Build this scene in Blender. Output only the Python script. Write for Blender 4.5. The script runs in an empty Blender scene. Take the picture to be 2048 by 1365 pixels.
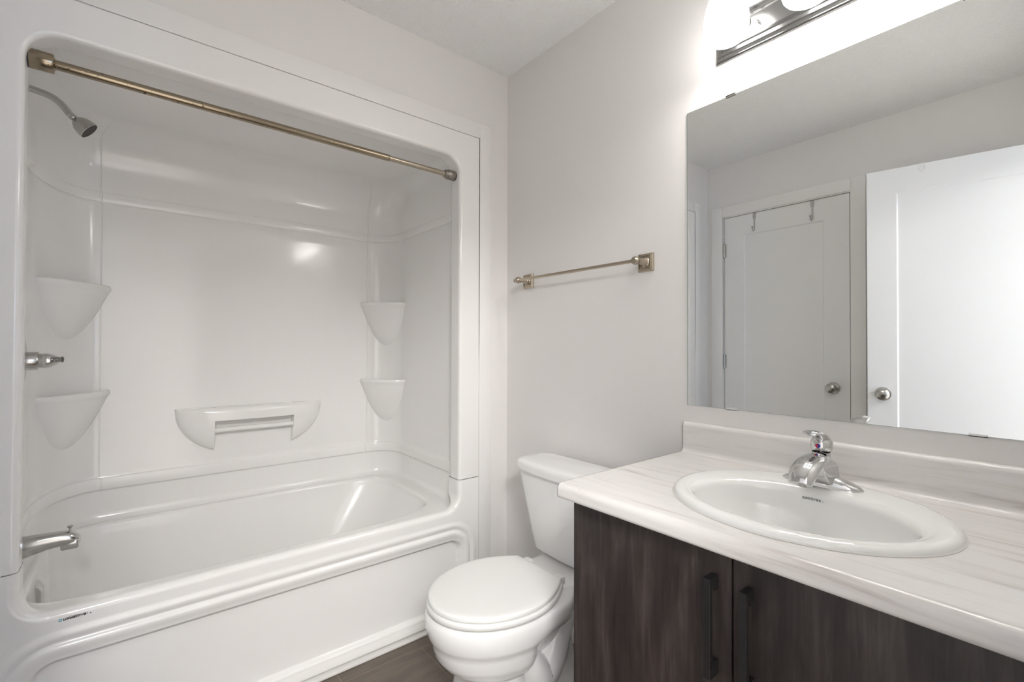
import bpy, bmesh, math, random
from math import sin, cos, pi, sqrt, radians as R_
from mathutils import Vector, Matrix

random.seed(4)
SC = bpy.context.scene
COL = SC.collection

# ------------------------------------------------------------------ camera
CAMH = 1.1706
yaw, pitch, roll = R_(39.12), R_(0.603), R_(0.158)
F = Vector((sin(yaw)*cos(pitch), cos(yaw)*cos(pitch), sin(pitch)))
Rt = Vector((cos(yaw), -sin(yaw), 0.0))
Up = Rt.cross(F)
R2 = Rt*cos(roll) + Up*sin(roll)
U2 = -Rt*sin(roll) + Up*cos(roll)
cam = bpy.data.cameras.new('camera'); camo = bpy.data.objects.new('camera', cam); COL.objects.link(camo)
cam.sensor_width = 36.0; cam.lens = 938.0/2048*36.0; cam.clip_start = 0.02
M3 = Matrix((R2, U2, -F)).transposed()
camo.matrix_world = Matrix.Translation((0, 0, CAMH)) @ M3.to_4x4()
SC.camera = camo

# ------------------------------------------------------------------ look / world / lights
SC.view_settings.view_transform = 'Standard'
SC.view_settings.look = 'None'
SC.view_settings.gamma = 1.0
SC.view_settings.exposure = 0.50
SC.view_settings.use_curve_mapping = False
SC.cycles.use_denoising = True
SC.cycles.max_bounces = 12
SC.cycles.diffuse_bounces = 8
SC.cycles.glossy_bounces = 6
SC.cycles.sample_clamp_indirect = 6.0

world = bpy.data.worlds.new('sky'); SC.world = world; world.use_nodes = True
wn = world.node_tree.nodes; wn['Background'].inputs[0].default_value = (0.16, 0.38, 0.95, 1); wn['Background'].inputs[1].default_value = 2.6

def area(name, loc, target, sx, sy, power, color):
    l = bpy.data.lights.new(name, 'AREA'); l.shape = 'RECTANGLE'; l.size = sx; l.size_y = sy
    l.energy = power; l.color = color
    o = bpy.data.objects.new(name, l); COL.objects.link(o); o.location = loc
    d = Vector(target) - Vector(loc); o.rotation_euler = d.to_track_quat('-Z', 'Z').to_euler()
    return o
# daylight entering by the window of the room behind the photographer
area('window_daylight', (1.35, -3.06, 1.46), (0.75, 0, 1.2), 1.1, 1.2, 17, (0.52, 0.75, 1.0))
# unseen fill light added in that room to brighten the bathroom through the doorway
area('bedroom_fill_light', (-0.50, -1.3, 2.40), (-0.48, -1.15, 0), 0.7, 0.7, 90, (1.0, 0.985, 0.975))
LAMP_EMIT = 6.8      # frosted shades over the mirror

# ------------------------------------------------------------------ materials
def new_mat(name):
    m = bpy.data.materials.new(name); m.use_nodes = True
    nt = m.node_tree; b = nt.nodes['Principled BSDF']
    return m, nt, b
def plain(name, col, rough=0.5, metal=0.0, spec=0.5, coat=0.0, aniso=0.0):
    m, nt, b = new_mat(name)
    b.inputs['Base Color'].default_value = (*col, 1); b.inputs['Roughness'].default_value = rough
    b.inputs['Metallic'].default_value = metal; b.inputs['Specular IOR Level'].default_value = spec
    b.inputs['Coat Weight'].default_value = coat; b.inputs['Coat Roughness'].default_value = 0.05
    b.inputs['Anisotropic'].default_value = aniso
    return m
def nd(nt, t, **kw):
    n = nt.nodes.new(t)
    for k, v in kw.items(): setattr(n, k, v)
    return n
def add_noise_bump(m, scale, strength, dist=0.002, detail=4, stretch=None):
    nt = m.node_tree; b = nt.nodes['Principled BSDF']
    tc = nd(nt, 'ShaderNodeTexCoord'); mp = nd(nt, 'ShaderNodeMapping'); no = nd(nt, 'ShaderNodeTexNoise'); bu = nd(nt, 'ShaderNodeBump')
    nt.links.new(tc.outputs['Object'], mp.inputs[0]); nt.links.new(mp.outputs[0], no.inputs['Vector'])
    if stretch: mp.inputs['Scale'].default_value = stretch
    no.inputs['Scale'].default_value = scale; no.inputs['Detail'].default_value = detail
    bu.inputs['Strength'].default_value = strength; bu.inputs['Distance'].default_value = dist
    nt.links.new(no.outputs[0], bu.inputs['Height']); nt.links.new(bu.outputs[0], b.inputs['Normal'])
    return no
M = {}
M['paint'] = plain('wall_paint', (0.785, 0.768, 0.753), 0.62, spec=0.3); add_noise_bump(M['paint'], 130, 0.10, 0.001)
M['trim'] = plain('trim_paint', (0.84, 0.83, 0.815), 0.35)
M['doorpaint'] = plain('door_paint', (0.82, 0.82, 0.815), 0.38)
M['ceil'] = plain('stippled_ceiling', (0.92, 0.925, 0.92), 0.9, spec=0.1); add_noise_bump(M['ceil'], 140, 1.0, 0.007, 3)
M['gel'] = plain('white_gelcoat', (0.85, 0.842, 0.828), 0.13, spec=0.5, coat=0.2)
M['porc'] = plain('white_porcelain', (0.85, 0.85, 0.845), 0.08, spec=0.55, coat=0.3)
M['sinkporc'] = plain('white_sink_china', (0.85, 0.855, 0.845), 0.07, spec=0.55, coat=0.3)
M['plastic'] = plain('white_seat_plastic', (0.82, 0.825, 0.81), 0.28)
M['chrome'] = plain('polished_chrome', (0.68, 0.68, 0.68), 0.06, metal=1)
M['satin'] = plain('satin_nickel', (0.50, 0.49, 0.47), 0.24, metal=1)
M['plate'] = plain('brushed_chrome_plate', (0.36, 0.36, 0.355), 0.20, metal=1)
M['cap'] = plain('dark_brushed_nickel', (0.30, 0.275, 0.245), 0.25, metal=1)
M['nickel'] = plain('brushed_nickel', (0.45, 0.395, 0.315), 0.25, metal=1)
M['oldchrome'] = plain('water_spotted_chrome', (0.55, 0.545, 0.535), 0.17, metal=1)
add_noise_bump(M['oldchrome'], 300, 0.08, 0.0006)
M['black'] = plain('black_rubber', (0.02, 0.02, 0.02), 0.5)
M['blackmetal'] = plain('matte_black_metal', (0.022, 0.021, 0.022), 0.35, metal=0.3)
M['dark'] = plain('dark_gap', (0.05, 0.045, 0.045), 0.7)
M['caulk'] = plain('white_caulk', (0.72, 0.71, 0.69), 0.55)
M['red'] = plain('red_dot', (0.6, 0.01, 0.04), 0.3); M['blue'] = plain('blue_dot', (0.02, 0.04, 0.35), 0.3)
M['ink'] = plain('black_print', (0.02, 0.02, 0.022), 0.5); M['cyan'] = plain('cyan_print', (0.10, 0.42, 0.52), 0.5)
M['greyink'] = plain('grey_print', (0.12, 0.13, 0.15), 0.5)
M['edge'] = plain('brown_laminate_core', (0.10, 0.075, 0.055), 0.7)
M['clear'] = plain('frosted_clear_plastic', (0.80, 0.80, 0.80), 0.25)
M['strap'] = plain('grey_coated_metal', (0.45, 0.45, 0.44), 0.4)
M['bouncefloor'] = plain('beige_bounce_floor', (0.62, 0.58, 0.53), 0.95)
# mirror silver
M['mirror'] = plain('mirror_silver', (0.91, 0.925, 0.915), 0.0, metal=1)
M['glassedge'] = plain('mirror_glass_edge', (0.25, 0.33, 0.30), 0.2)
# window glass
m, nt, b = new_mat('window_glass'); b.inputs['Transmission Weight'].default_value = 1; b.inputs['Roughness'].default_value = 0; b.inputs['IOR'].default_value = 1.0; M['glass'] = m
# lit frosted shade
m, nt, b = new_mat('lit_frosted_glass'); b.inputs['Base Color'].default_value = (0.9, 0.9, 0.88, 1)
b.inputs['Emission Color'].default_value = (1.0, 0.975, 0.945, 1); b.inputs['Emission Strength'].default_value = LAMP_EMIT; M['lit'] = m
# tarnished rod metal with rust specks
m, nt, b = new_mat('tarnished_bronze_nickel'); b.inputs['Metallic'].default_value = 1; b.inputs['Roughness'].default_value = 0.22
tc = nd(nt, 'ShaderNodeTexCoord'); no = nd(nt, 'ShaderNodeTexNoise'); no.inputs['Scale'].default_value = 90; no.inputs['Detail'].default_value = 6
rp = nd(nt, 'ShaderNodeValToRGB'); rp.color_ramp.elements[0].position = 0.29; rp.color_ramp.elements[0].color = (0.08, 0.04, 0.015, 1)
rp.color_ramp.elements[1].position = 0.35; rp.color_ramp.elements[1].color = (0.33, 0.275, 0.20, 1)
nt.links.new(tc.outputs['Object'], no.inputs['Vector']); nt.links.new(no.outputs[0], rp.inputs[0]); nt.links.new(rp.outputs[0], b.inputs['Base Color'])
rr = nd(nt, 'ShaderNodeMapRange'); rr.inputs['From Min'].default_value = 0.29; rr.inputs['From Max'].default_value = 0.37; rr.inputs['To Min'].default_value = 0.6; rr.inputs['To Max'].default_value = 0.2
nt.links.new(no.outputs[0], rr.inputs[0]); nt.links.new(rr.outputs[0], b.inputs['Roughness'])
M['rod'] = m
# laminate counter: off-white with soft grey-brown streaks along the counter (Y)
m, nt, b = new_mat('marble_laminate'); b.inputs['Roughness'].default_value = 0.22
tc = nd(nt, 'ShaderNodeTexCoord'); mp = nd(nt, 'ShaderNodeMapping'); mp.inputs['Scale'].default_value = (1.0, 0.075, 1.0); mp.inputs['Rotation'].default_value = (0.07, 0, -0.05)
n1 = nd(nt, 'ShaderNodeTexNoise'); n1.inputs['Scale'].default_value = 46; n1.inputs['Detail'].default_value = 9; n1.inputs['Roughness'].default_value = 0.62; n1.inputs['Distortion'].default_value = 0.5
rp = nd(nt, 'ShaderNodeValToRGB'); e = rp.color_ramp.elements
e[0].position = 0.28; e[0].color = (0.54, 0.505, 0.48, 1); e[1].position = 0.52; e[1].color = (0.745, 0.728, 0.713, 1)
x_ = rp.color_ramp.elements.new(0.41); x_.color = (0.695, 0.673, 0.655, 1)
nt.links.new(tc.outputs['Object'], mp.inputs[0]); nt.links.new(mp.outputs[0], n1.inputs['Vector']); nt.links.new(n1.outputs[0], rp.inputs[0])
nt.links.new(rp.outputs[0], b.inputs['Base Color']); M['counter'] = m
# dark wood laminate, grain along Z
m, nt, b = new_mat('dark_wood_laminate'); b.inputs['Roughness'].default_value = 0.38
tc = nd(nt, 'ShaderNodeTexCoord'); mp = nd(nt, 'ShaderNodeMapping'); mp.inputs['Scale'].default_value = (1, 1, 0.06)
n1 = nd(nt, 'ShaderNodeTexNoise'); n1.inputs['Scale'].default_value = 120; n1.inputs['Detail'].default_value = 8; n1.inputs['Roughness'].default_value = 0.7; n1.inputs['Distortion'].default_value = 0.3
mp2 = nd(nt, 'ShaderNodeMapping'); mp2.inputs['Scale'].default_value = (1, 1, 0.22)
n2 = nd(nt, 'ShaderNodeTexNoise'); n2.inputs['Scale'].default_value = 13; n2.inputs['Detail'].default_value = 4; n2.inputs['Distortion'].default_value = 1.2
wv = nd(nt, 'ShaderNodeMath', operation='MULTIPLY_ADD'); wv.inputs[1].default_value = 0.5
sc2 = nd(nt, 'ShaderNodeMath', operation='MULTIPLY'); sc2.inputs[1].default_value = 0.5
rp = nd(nt, 'ShaderNodeValToRGB'); e = rp.color_ramp.elements
e[0].position = 0.33; e[0].color = (0.012, 0.0085, 0.008, 1); e[1].position = 0.66; e[1].color = (0.072, 0.059, 0.053, 1)
x_ = e.new(0.5); x_.color = (0.033, 0.025, 0.023, 1)
nt.links.new(tc.outputs['Object'], mp.inputs[0]); nt.links.new(tc.outputs['Object'], mp2.inputs[0])
nt.links.new(mp.outputs[0], n1.inputs['Vector']); nt.links.new(mp2.outputs[0], n2.inputs['Vector'])
nt.links.new(n2.outputs[0], sc2.inputs[0]); nt.links.new(n1.outputs[0], wv.inputs[0]); nt.links.new(sc2.outputs[0], wv.inputs[2])
nt.links.new(wv.outputs[0], rp.inputs[0]); nt.links.new(rp.outputs[0], b.inputs['Base Color'])
bu = nd(nt, 'ShaderNodeBump'); bu.inputs['Strength'].default_value = 0.12; bu.inputs['Distance'].default_value = 0.0006
nt.links.new(n1.outputs[0], bu.inputs['Height']); nt.links.new(bu.outputs[0], b.inputs['Normal']); M['wood'] = m
# floor: brown-grey tiles with thin grout
m, nt, b = new_mat('floor_tiles'); b.inputs['Roughness'].default_value = 0.42
tc = nd(nt, 'ShaderNodeTexCoord'); mp = nd(nt, 'ShaderNodeMapping'); mp.inputs['Location'].default_value = (-0.885, -1.64, 0)
br = nd(nt, 'ShaderNodeTexBrick'); br.offset = 0.5; br.inputs['Scale'].default_value = 1.0; br.inputs['Mortar Size'].default_value = 0.0022; br.inputs['Mortar Smooth'].default_value = 0.3
br.inputs['Brick Width'].default_value = 0.61; br.inputs['Row Height'].default_value = 0.305
br.inputs['Color1'].default_value = (0.115, 0.093, 0.072, 1); br.inputs['Color2'].default_value = (0.135, 0.11, 0.086, 1); br.inputs['Mortar'].default_value = (0.20, 0.155, 0.11, 1)
n1 = nd(nt, 'ShaderNodeTexNoise'); n1.inputs['Scale'].default_value = 7; n1.inputs['Detail'].default_value = 8; n1.inputs['Roughness'].default_value = 0.65
mp3 = nd(nt, 'ShaderNodeMapping'); mp3.inputs['Scale'].default_value = (0.5, 2.6, 1)
mx = nd(nt, 'ShaderNodeMix', data_type='RGBA', blend_type='MULTIPLY'); mx.inputs[0].default_value = 1.0
mr = nd(nt, 'ShaderNodeMapRange'); mr.inputs['From Min'].default_value = 0.3; mr.inputs['From Max'].default_value = 0.7; mr.inputs['To Min'].default_value = 0.68; mr.inputs['To Max'].default_value = 1.35
nt.links.new(tc.outputs['Object'], mp.inputs[0]); nt.links.new(mp.outputs[0], br.inputs['Vector'])
nt.links.new(tc.outputs['Object'], mp3.inputs[0]); nt.links.new(mp3.outputs[0], n1.inputs['Vector']); nt.links.new(n1.outputs[0], mr.inputs[0])
nt.links.new(br.outputs['Color'], mx.inputs[6]); nt.links.new(mr.outputs[0], mx.inputs[7]); nt.links.new(mx.outputs[2], b.inputs['Base Color'])
bu = nd(nt, 'ShaderNodeBump'); bu.inputs['Strength'].default_value = 0.6; bu.inputs['Distance'].default_value = 0.002; bu.invert = True
nt.links.new(br.outputs['Fac'], bu.inputs['Height']); nt.links.new(bu.outputs[0], b.inputs['Normal']); M['floor'] = m

# ------------------------------------------------------------------ mesh helpers
class MB:
    def __init__(s): s.v = []; s.f = []
    def add(s, verts, faces):
        o = len(s.v); s.v += [tuple(p) for p in verts]; s.f += [tuple(i+o for i in f) for f in faces]; return s
    def grid(s, rows, cu=False, cv=False, flip=False):
        n = len(rows); k = len(rows[0]); vs = [p for r in rows for p in r]; fs = []
        for i in range(n if cu else n-1):
            for j in range(k if cv else k-1):
                a = i*k+j; b = i*k+(j+1) % k; c = ((i+1) % n)*k+(j+1) % k; d = ((i+1) % n)*k+j
                fs.append((d, c, b, a) if flip else (a, b, c, d))
        return s.add(vs, fs)
    def cap(s, ring, flip=False):
        f = tuple(range(len(ring))); return s.add(ring, [f[::-1] if flip else f])
    def loft(s, rings, cap0=True, cap1=True):
        s.grid(rings, cv=True)
        if cap0: s.cap(rings[0], True)
        if cap1: s.cap(rings[-1])
        return s
    def box(s, x0, x1, y0, y1, z0, z1, bev=0.0, seg=2):
        bm = bmesh.new(); bmesh.ops.create_cube(bm, size=1)
        for v in bm.verts: v.co = Vector(((x0+x1)/2+v.co.x*(x1-x0), (y0+y1)/2+v.co.y*(y1-y0), (z0+z1)/2+v.co.z*(z1-z0)))
        if bev: bmesh.ops.bevel(bm, geom=bm.edges[:], offset=bev, segments=seg, affect='EDGES', profile=0.5)
        bm.verts.index_update(); s.add([v.co for v in bm.verts], [[v.index for v in f.verts] for f in bm.faces]); bm.free(); return s
    def lathe(s, prof, c, axis, n=40, up=None):
        """prof: [(radius, distance along axis)]; closed at zero radii"""
        ax = Vector(axis).normalized(); u = ax.orthogonal().normalized() if up is None else Vector(up); w = ax.cross(u); c = Vector(c)
        rings = [[c+ax*h+(u*cos(2*pi*i/n)+w*sin(2*pi*i/n))*max(r, 1e-5) for i in range(n)] for r, h in prof]
        return s.grid(rings, cv=True)
    def tube(s, pts, rad, n=16, caps=True):
        P = [Vector(p) for p in pts]; rings = []; prev = None
        for i, p in enumerate(P):
            t = (P[min(i+1, len(P)-1)]-P[max(i-1, 0)]).normalized()
            u = (t.orthogonal() if prev is None else prev-t*prev.dot(t)).normalized(); prev = u; w = t.cross(u)
            r = rad[i] if isinstance(rad, (list, tuple)) else rad
            rings.append([p+(u*cos(2*pi*k/n)+w*sin(2*pi*k/n))*r for k in range(n)])
        return s.loft(rings, caps, caps)
    def build(s, name, mat, parent=None, ang=35, weld=True):
        me = bpy.data.meshes.new(name); me.from_pydata([tuple(v) for v in s.v], [], s.f); me.validate()
        bm = bmesh.new(); bm.from_mesh(me)
        if weld: bmesh.ops.remove_doubles(bm, verts=bm.verts[:], dist=1e-6)
        bmesh.ops.recalc_face_normals(bm, faces=bm.faces[:]); bm.to_mesh(me); bm.free()
        me.shade_smooth(); me.set_sharp_from_angle(angle=R_(ang))
        me.materials.append(M[mat] if isinstance(mat, str) else mat)
        o = bpy.data.objects.new(name, me); COL.objects.link(o)
        if parent: o.parent = parent
        return o
def empty(name, loc, label=None, cat=None, group=None):
    o = bpy.data.objects.new(name, None); COL.objects.link(o); o.empty_display_size = 0.05
    o.location = loc
    if label: o['label'] = label
    if cat: o['category'] = cat
    if group: o['group'] = group
    return o
def attach(o, root):
    """parent keeping world-space vertices"""
    o.parent = root; o.matrix_parent_inverse = Matrix.Translation(root.location).inverted(); return o
def struct(o): o['kind'] = 'structure'; return o
def tag(o, label, cat, group=None):
    o['label'] = label; o['category'] = cat
    if group: o['group'] = group
    return o
def ss(a, b, x):
    t = min(1, max(0, (x-a)/(b-a))); return t*t*(3-2*t)
def lerp(a, b, t): return a+(b-a)*t

# ------------------------------------------------------------------ dimensions
XW = 1.373      # vanity wall
YW = 1.7255     # tub wall
XO = -0.474     # closet wall
YE = -0.04      # entry wall (inner face)
H = 2.44

# ------------------------------------------------------------------ room shell
struct(MB().box(-1.9, 2.3, -3.1, 3.0, -0.06, 0.0).build('floor', 'floor'))
struct(MB().box(-1.8, 2.2, -2.9, YE-0.12, 0.0, 0.008).build('floor_bedroom_bounce', 'bouncefloor'))  # unseen pale slab, added to bounce light up to the bathroom ceiling
struct(MB().box(-1.9, 2.3, -3.1, 3.0, H, H+0.06).build('ceiling', 'ceil'))
w = MB()
w.box(XO-0.1, -0.293, YW, YW+0.09, 0, H)                 # left of the alcove
w.box(1.208, XW+0.10, YW, YW+0.09, 0, H)
w.box(-0.293, 1.208, YW, YW+0.09, 2.101, H)
w.box(XO-0.1, XW+0.1, 2.60, 2.70, 0, H)                  # alcove back and sides, behind the fibreglass
w.box(-0.42, -0.33, YW+0.09, 2.60, 0, H); w.box(1.25, 1.34, YW+0.09, 2.60, 0, H)
struct(w.build('wall_tub_side', 'paint'))
struct(MB().box(XW, XW+0.1, YE-0.12, YW+0.09, 0, H).build('wall_vanity_side', 'paint'))
w = MB()
CY0, CY1, CZ = 0.8664-0.004, 1.5985+0.004, 2.0606+0.004
w.box(XO-0.1, XO, YE-0.12, CY0-0.018, 0, H); w.box(XO-0.1, XO, CY1+0.018, YW+0.01, 0, H); w.box(XO-0.1, XO, CY0-0.018, CY1+0.018, CZ+0.018, H)
struct(w.build('wall_closet_side', 'paint'))
EX0, EX1, EZ = -0.350, 0.44, 2.075
w = MB(); w.box(XO-0.1, EX0-0.018, YE-0.12, YE, 0, H); w.box(EX1+0.018, XW, YE-0.12, YE, 0, H); w.box(EX0-0.018, EX1+0.018, YE-0.12, YE, EZ+0.018, H)
struct(w.build('wall_entry_side', 'paint'))
# entry jamb and casing
w = MB(); w.box(EX0-0.018, EX0, YE-0.125, YE+0.004, 0, EZ+0.018); w.box(EX1, EX1+0.018, YE-0.125, YE+0.004, 0, EZ+0.018); w.box(EX0, EX1, YE-0.125, YE+0.004, EZ, EZ+0.018)
w.box(EX0-0.09, EX0-0.008, YE, YE+0.014, 0, EZ+0.09); w.box(EX1+0.008, EX1+0.09, YE, YE+0.014, 0, EZ+0.09); w.box(EX0-0.008, EX1+0.008, YE, YE+0.014, EZ+0.008, EZ+0.09)
struct(w.build('trim_1', 'trim'))
# closet jamb + casing
w = MB(); w.box(XO-0.1, XO+0.002, CY0-0.018, CY0, 0, CZ+0.018); w.box(XO-0.1, XO+0.002, CY1, CY1+0.018, 0, CZ+0.018); w.box(XO-0.1, XO+0.002, CY0, CY1, CZ, CZ+0.018)
w.box(XO, XO+0.013, 0.787, CY0-0.006, 0, 2.142, 0.002); w.box(XO, XO+0.013, CY1+0.006, 1.687, 0, 2.142, 0.002); w.box(XO, XO+0.0128, CY0-0.006, CY1+0.006, CZ+0.006, 2.142, 0.002)
struct(w.build('trim_2', 'trim'))
struct(MB().box(XO-0.16, XO-0.1, 0.8, 1.7, 0, 2.2).build('wall_closet_back', 'dark'))
# flat board around the tub unit
w = MB(); bf = YW-0.012
w.box(1.2068, 1.272, bf, YW, 0, 2.169, 0.0015); w.box(-0.359, -0.2918, bf, YW, 0, 2.169, 0.0015); w.box(-0.2918, 1.2068, bf, YW, 2.1003, 2.169, 0.0015)
struct(w.build('trim_3', 'trim'))
# baseboards
struct(MB().box(XW-0.012, XW, 0.80, YW, 0, 0.085, 0.002).build('baseboard_vanity_side', 'trim'))
struct(MB().box(1.272, XW-0.012, YW-0.012, YW, 0, 0.085, 0.002).build('baseboard_tub_side', 'trim'))
w = MB(); w.box(XO, XO+0.012, YE, 0.787, 0, 0.085, 0.002); w.box(XO, XO+0.012, 1.687, YW, 0, 0.085, 0.002)
struct(w.build('baseboard_closet_side', 'trim'))
# adjoining room with its window (seen only in reflections)
w = MB(); w.box(-1.9, -1.8, -3.1, YE-0.12, 0, H); w.box(2.2, 2.3, -3.1, YE-0.12, 0, H)
w.box(-1.8, XO-0.1, YE-0.12, YE-0.02, 0, H); w.box(XW+0.1, 2.2, YE-0.12, YE-0.02, 0, H)
w.box(-1.8, 0.75, -3.0, -2.9, 0, H); w.box(1.95, 2.2, -3.0, -2.9, 0, H); w.box(0.75, 1.95, -3.0, -2.9, 0, 0.8); w.box(0.75, 1.95, -3.0, -2.9, 2.12, H)
struct(w.build('wall_bedroom', 'paint'))
wf = struct(MB().box(0.75, 1.95, -2.98, -2.92, 0.8, 0.85).box(0.75, 1.95, -2.98, -2.92, 2.07, 2.12).box(0.75, 0.80, -2.98, -2.92, 0.85, 2.07).box(1.90, 1.95, -2.98, -2.92, 0.85, 2.07).box(1.33, 1.37, -2.97, -2.93, 0.85, 2.07).build('window_1', 'trim'))
MB().box(0.80, 1.90, -2.955, -2.951, 0.85, 2.07).build('pane', 'glass', wf)

# ------------------------------------------------------------------ doors
def shaker_door(name, width, height, th, panel):
    """local: x thickness (0 = inner face .. -th), y along width from hinge, z up"""
    root = struct(empty(name, (0, 0, 0)))
    sl, rl, rb = panel
    m_ = MB()
    z0, z1 = rb, height-rl
    y0, y1 = sl, width-sl
    for xf, sg in ((0, 1), (-th, -1)):
        def L(y, z, d=0): return (xf-sg*d, y, z)
        outer = [L(0, 0), L(width, 0), L(width, height), L(0, height)]
        i1 = [L(y0, z0), L(y1, z0), L(y1, z1), L(y0, z1)]
        i2 = [L(y0+.006, z0+.006, .007), L(y1-.006, z0+.006, .007), L(y1-.006, z1-.006, .007), L(y0+.006, z1-.006, .007)]
        m_.grid([outer, i1, i2], cv=True); m_.cap(i2)
    o4 = [(0, 0), (width, 0), (width, height), (0, height)]
    m_.grid([[(0, y, z) for y, z in o4], [(-th, y, z) for y, z in o4]], cv=True)
    m_.build('door_slab', 'doorpaint', root, ang=20)
    return root
def knob(parent, y, z, x0, sg, privacy):
    k = MB(); k.lathe([(0, 0), (.033, 0), (.034, .004), (.031, .009), (.016, .012), (.0125, .018), (.0115, .030), (.016, .036), (.0235, .042), (.0275, .050), (.0270, .057), (.021, .063), (.010, .066), (0, .0665)], (x0, y, z), (sg, 0, 0), 48)
    kk = k.build('door_knob', 'satin', parent)
    if privacy:
        MB().lathe([(0, 0), (.003, 0), (.003, .0675), (0, .0675)], (x0, y, z), (sg, 0, 0), 12).build('lock_hole', 'black', kk)
    else:
        MB().lathe([(0, .06), (.0075, .06), (.007, .070), (0, .071)], (x0, y, z), (sg, 0, 0), 24).box(x0+sg*.070, x0+sg*.076, y-.006, y+.006, z-.002, z+.002).build('turn_button', 'satin', kk)
    return kk
d1 = shaker_door('door_1', 1.5985-0.8664, 2.0606-0.010, 0.035, (0.132, 0.132, 0.22))
d1.location = (XO-0.001, 1.5985, 0.010); d1.scale = (1, 1, 1)
d1.rotation_euler = (0, 0, 0)
# local y runs from the hinge (Y=1.5985) towards -Y: mirror the slab by rotating its children
for c in list(d1.children):
    for v in c.data.vertices: v.co.y = -v.co.y
    c.data.flip_normals()
knob(d1, -(1.5985-0.949), 0.919, 0.0, 1, False)
for hz in (1.837, 1.068, 0.22):
    h_ = MB(); zc = hz-0.010
    h_.tube([(.007, .002, zc-.045), (.007, .002, zc+.045)], .0065, 14); h_.lathe([(0, 0), (.0045, 0), (.0045, .004), (0, .006)], (.007, .002, zc+.045), (0, 0, 1), 12)
    h_.lathe([(0, 0), (.0045, 0), (.0045, .004), (0, .006)], (.007, .002, zc-.045), (0, 0, -1), 12)
    h_.box(.0005, .003, -.012, .0, zc-.045, zc+.045); h_.box(.0005, .003, .004, .014, zc-.045, zc+.045)
    h_.build('hinge', 'satin', d1)
# entry door, standing open beside the closet
d2 = shaker_door('door_2', 0.745, 2.052, 0.035, (0.118, 0.122, 0.22))
d2.location = (-0.334, -0.016, 0.010); d2.rotation_euler = (0, 0, -math.atan2(0.184, 0.983)*0.985)
dv = Vector((-0.194, 0.717))-Vector((-0.334, -0.016)); d2.rotation_euler = (0, 0, -math.atan2(dv.x, dv.y))
knob(d2, 0.745-0.062, 0.925, 0.0, 1, True); knob(d2, 0.745-0.062, 0.925, -0.035, -1, True)
MB().box(-.030, -.005, .7445, .7462, .895, .955).build('latch_plate', 'satin', d2)
for hz in (1.80, 1.0, 0.2):
    MB().tube([(.006, -.004, hz-.045), (.006, -.004, hz+.045)], .0065, 12).box(.0003, .003, -.002, .012, hz-.045, hz+.045).build('hinge', 'satin', d2)

# ------------------------------------------------------------------ shower surround
OXL, OXR, OZB, OZT = -0.217, 1.103, 0.467, 1.990     # front opening
XI0, XI1, YB, ZJ = -0.262, 1.148, 2.50, 0.590        # interior faces, back, tub/surround joint
YF = YW-0.009                                        # front face of the flange
FX0, FX1, FZ = -0.290, 1.205, 2.0985
YJ = 1.800; RC = 0.075; RR = 0.014; ZT = 2.035; RD = 0.165
surround = empty('shower_surround', (0.457, 2.1, ZJ), 'white glossy moulded shower surround with corner shelves, rising above the bathtub', 'shower surround')
RCL, RCR, RCY, RCYL = .158, .133, .150, .34
RS = 0.060
def U_curve(e, nc=26, es=None):
    """plan curve: left front -> back -> right front; back moved inwards by e, sides by es"""
    es = e if es is None else es
    x0, x1, yb = XI0+es, XI1-es, YB-e; P = []
    for i in range(12): P.append((x0, lerp(YJ+.02, yb-RCYL, i/11)))
    for i in range(1, nc+1):
        a = pi/2*i/nc; P.append((x0+RCL-RCL*cos(a), yb-RCYL+RCYL*sin(a)))
    sL, sR = x0+RCL+.003, x1-RCR-.003
    g = .0025
    for x, d in ((sL, 0), (sL+.0015, g), (sL+.004, g), (sL+.0055, 0.0)): P.append((x, yb-0+d))
    for i in range(1, 14): P.append((lerp(sL+.0055, sR-.0055, i/14), yb))
    for x, d in ((sR-.0055, 0), (sR-.004, g), (sR-.0015, g), (sR, 0)): P.append((x, yb+d))
    for i in range(0, nc+1):
        a = pi/2*i/nc; P.append((x1-RCR+RCR*sin(a), yb-RCY+RCY*cos(a)))
    for i in range(1, 12): P.append((x1, lerp(yb-RCY, YJ+.02, i/11)))
    return P
lev = [(ZJ-.004, .002), (ZJ, .006), (ZJ+.003, .0105), (ZJ+.010, .012), (.632, .012), (.637, .0105), (.640, .0065), (.646, .0045), (.66, .004)]
lev += [(.66+(1.738-.66)*i/22, .004) for i in range(1, 23)]
lev += [(1.740, .003), (1.7415, .0005), (1.7445, .0005), (1.746, .003), (1.749, .004), (1.780, .004), (1.783, .003), (1.785, .0003), (1.788, 0.0), (1.83, 0.0), (ZT-RD, 0.0)]
for i in range(1, 25):
    a = pi/2*i/24; lev.append((ZT-RD+RD*sin(a), RD*(1-cos(a))))
sp = MB()
def side_e(z, e):
    if z < ZT-RD+.001: return e
    if z < ZT-RS: return 0.0
    return RS*(1-sqrt(max(0, 1-((z-ZT+RS)/RS)**2)))
rows = [[(x, y, z) for x, y in U_curve(e, es=side_e(z, e))] for z, e in lev]
sp.grid(rows); sp.cap(rows[-1])
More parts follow.
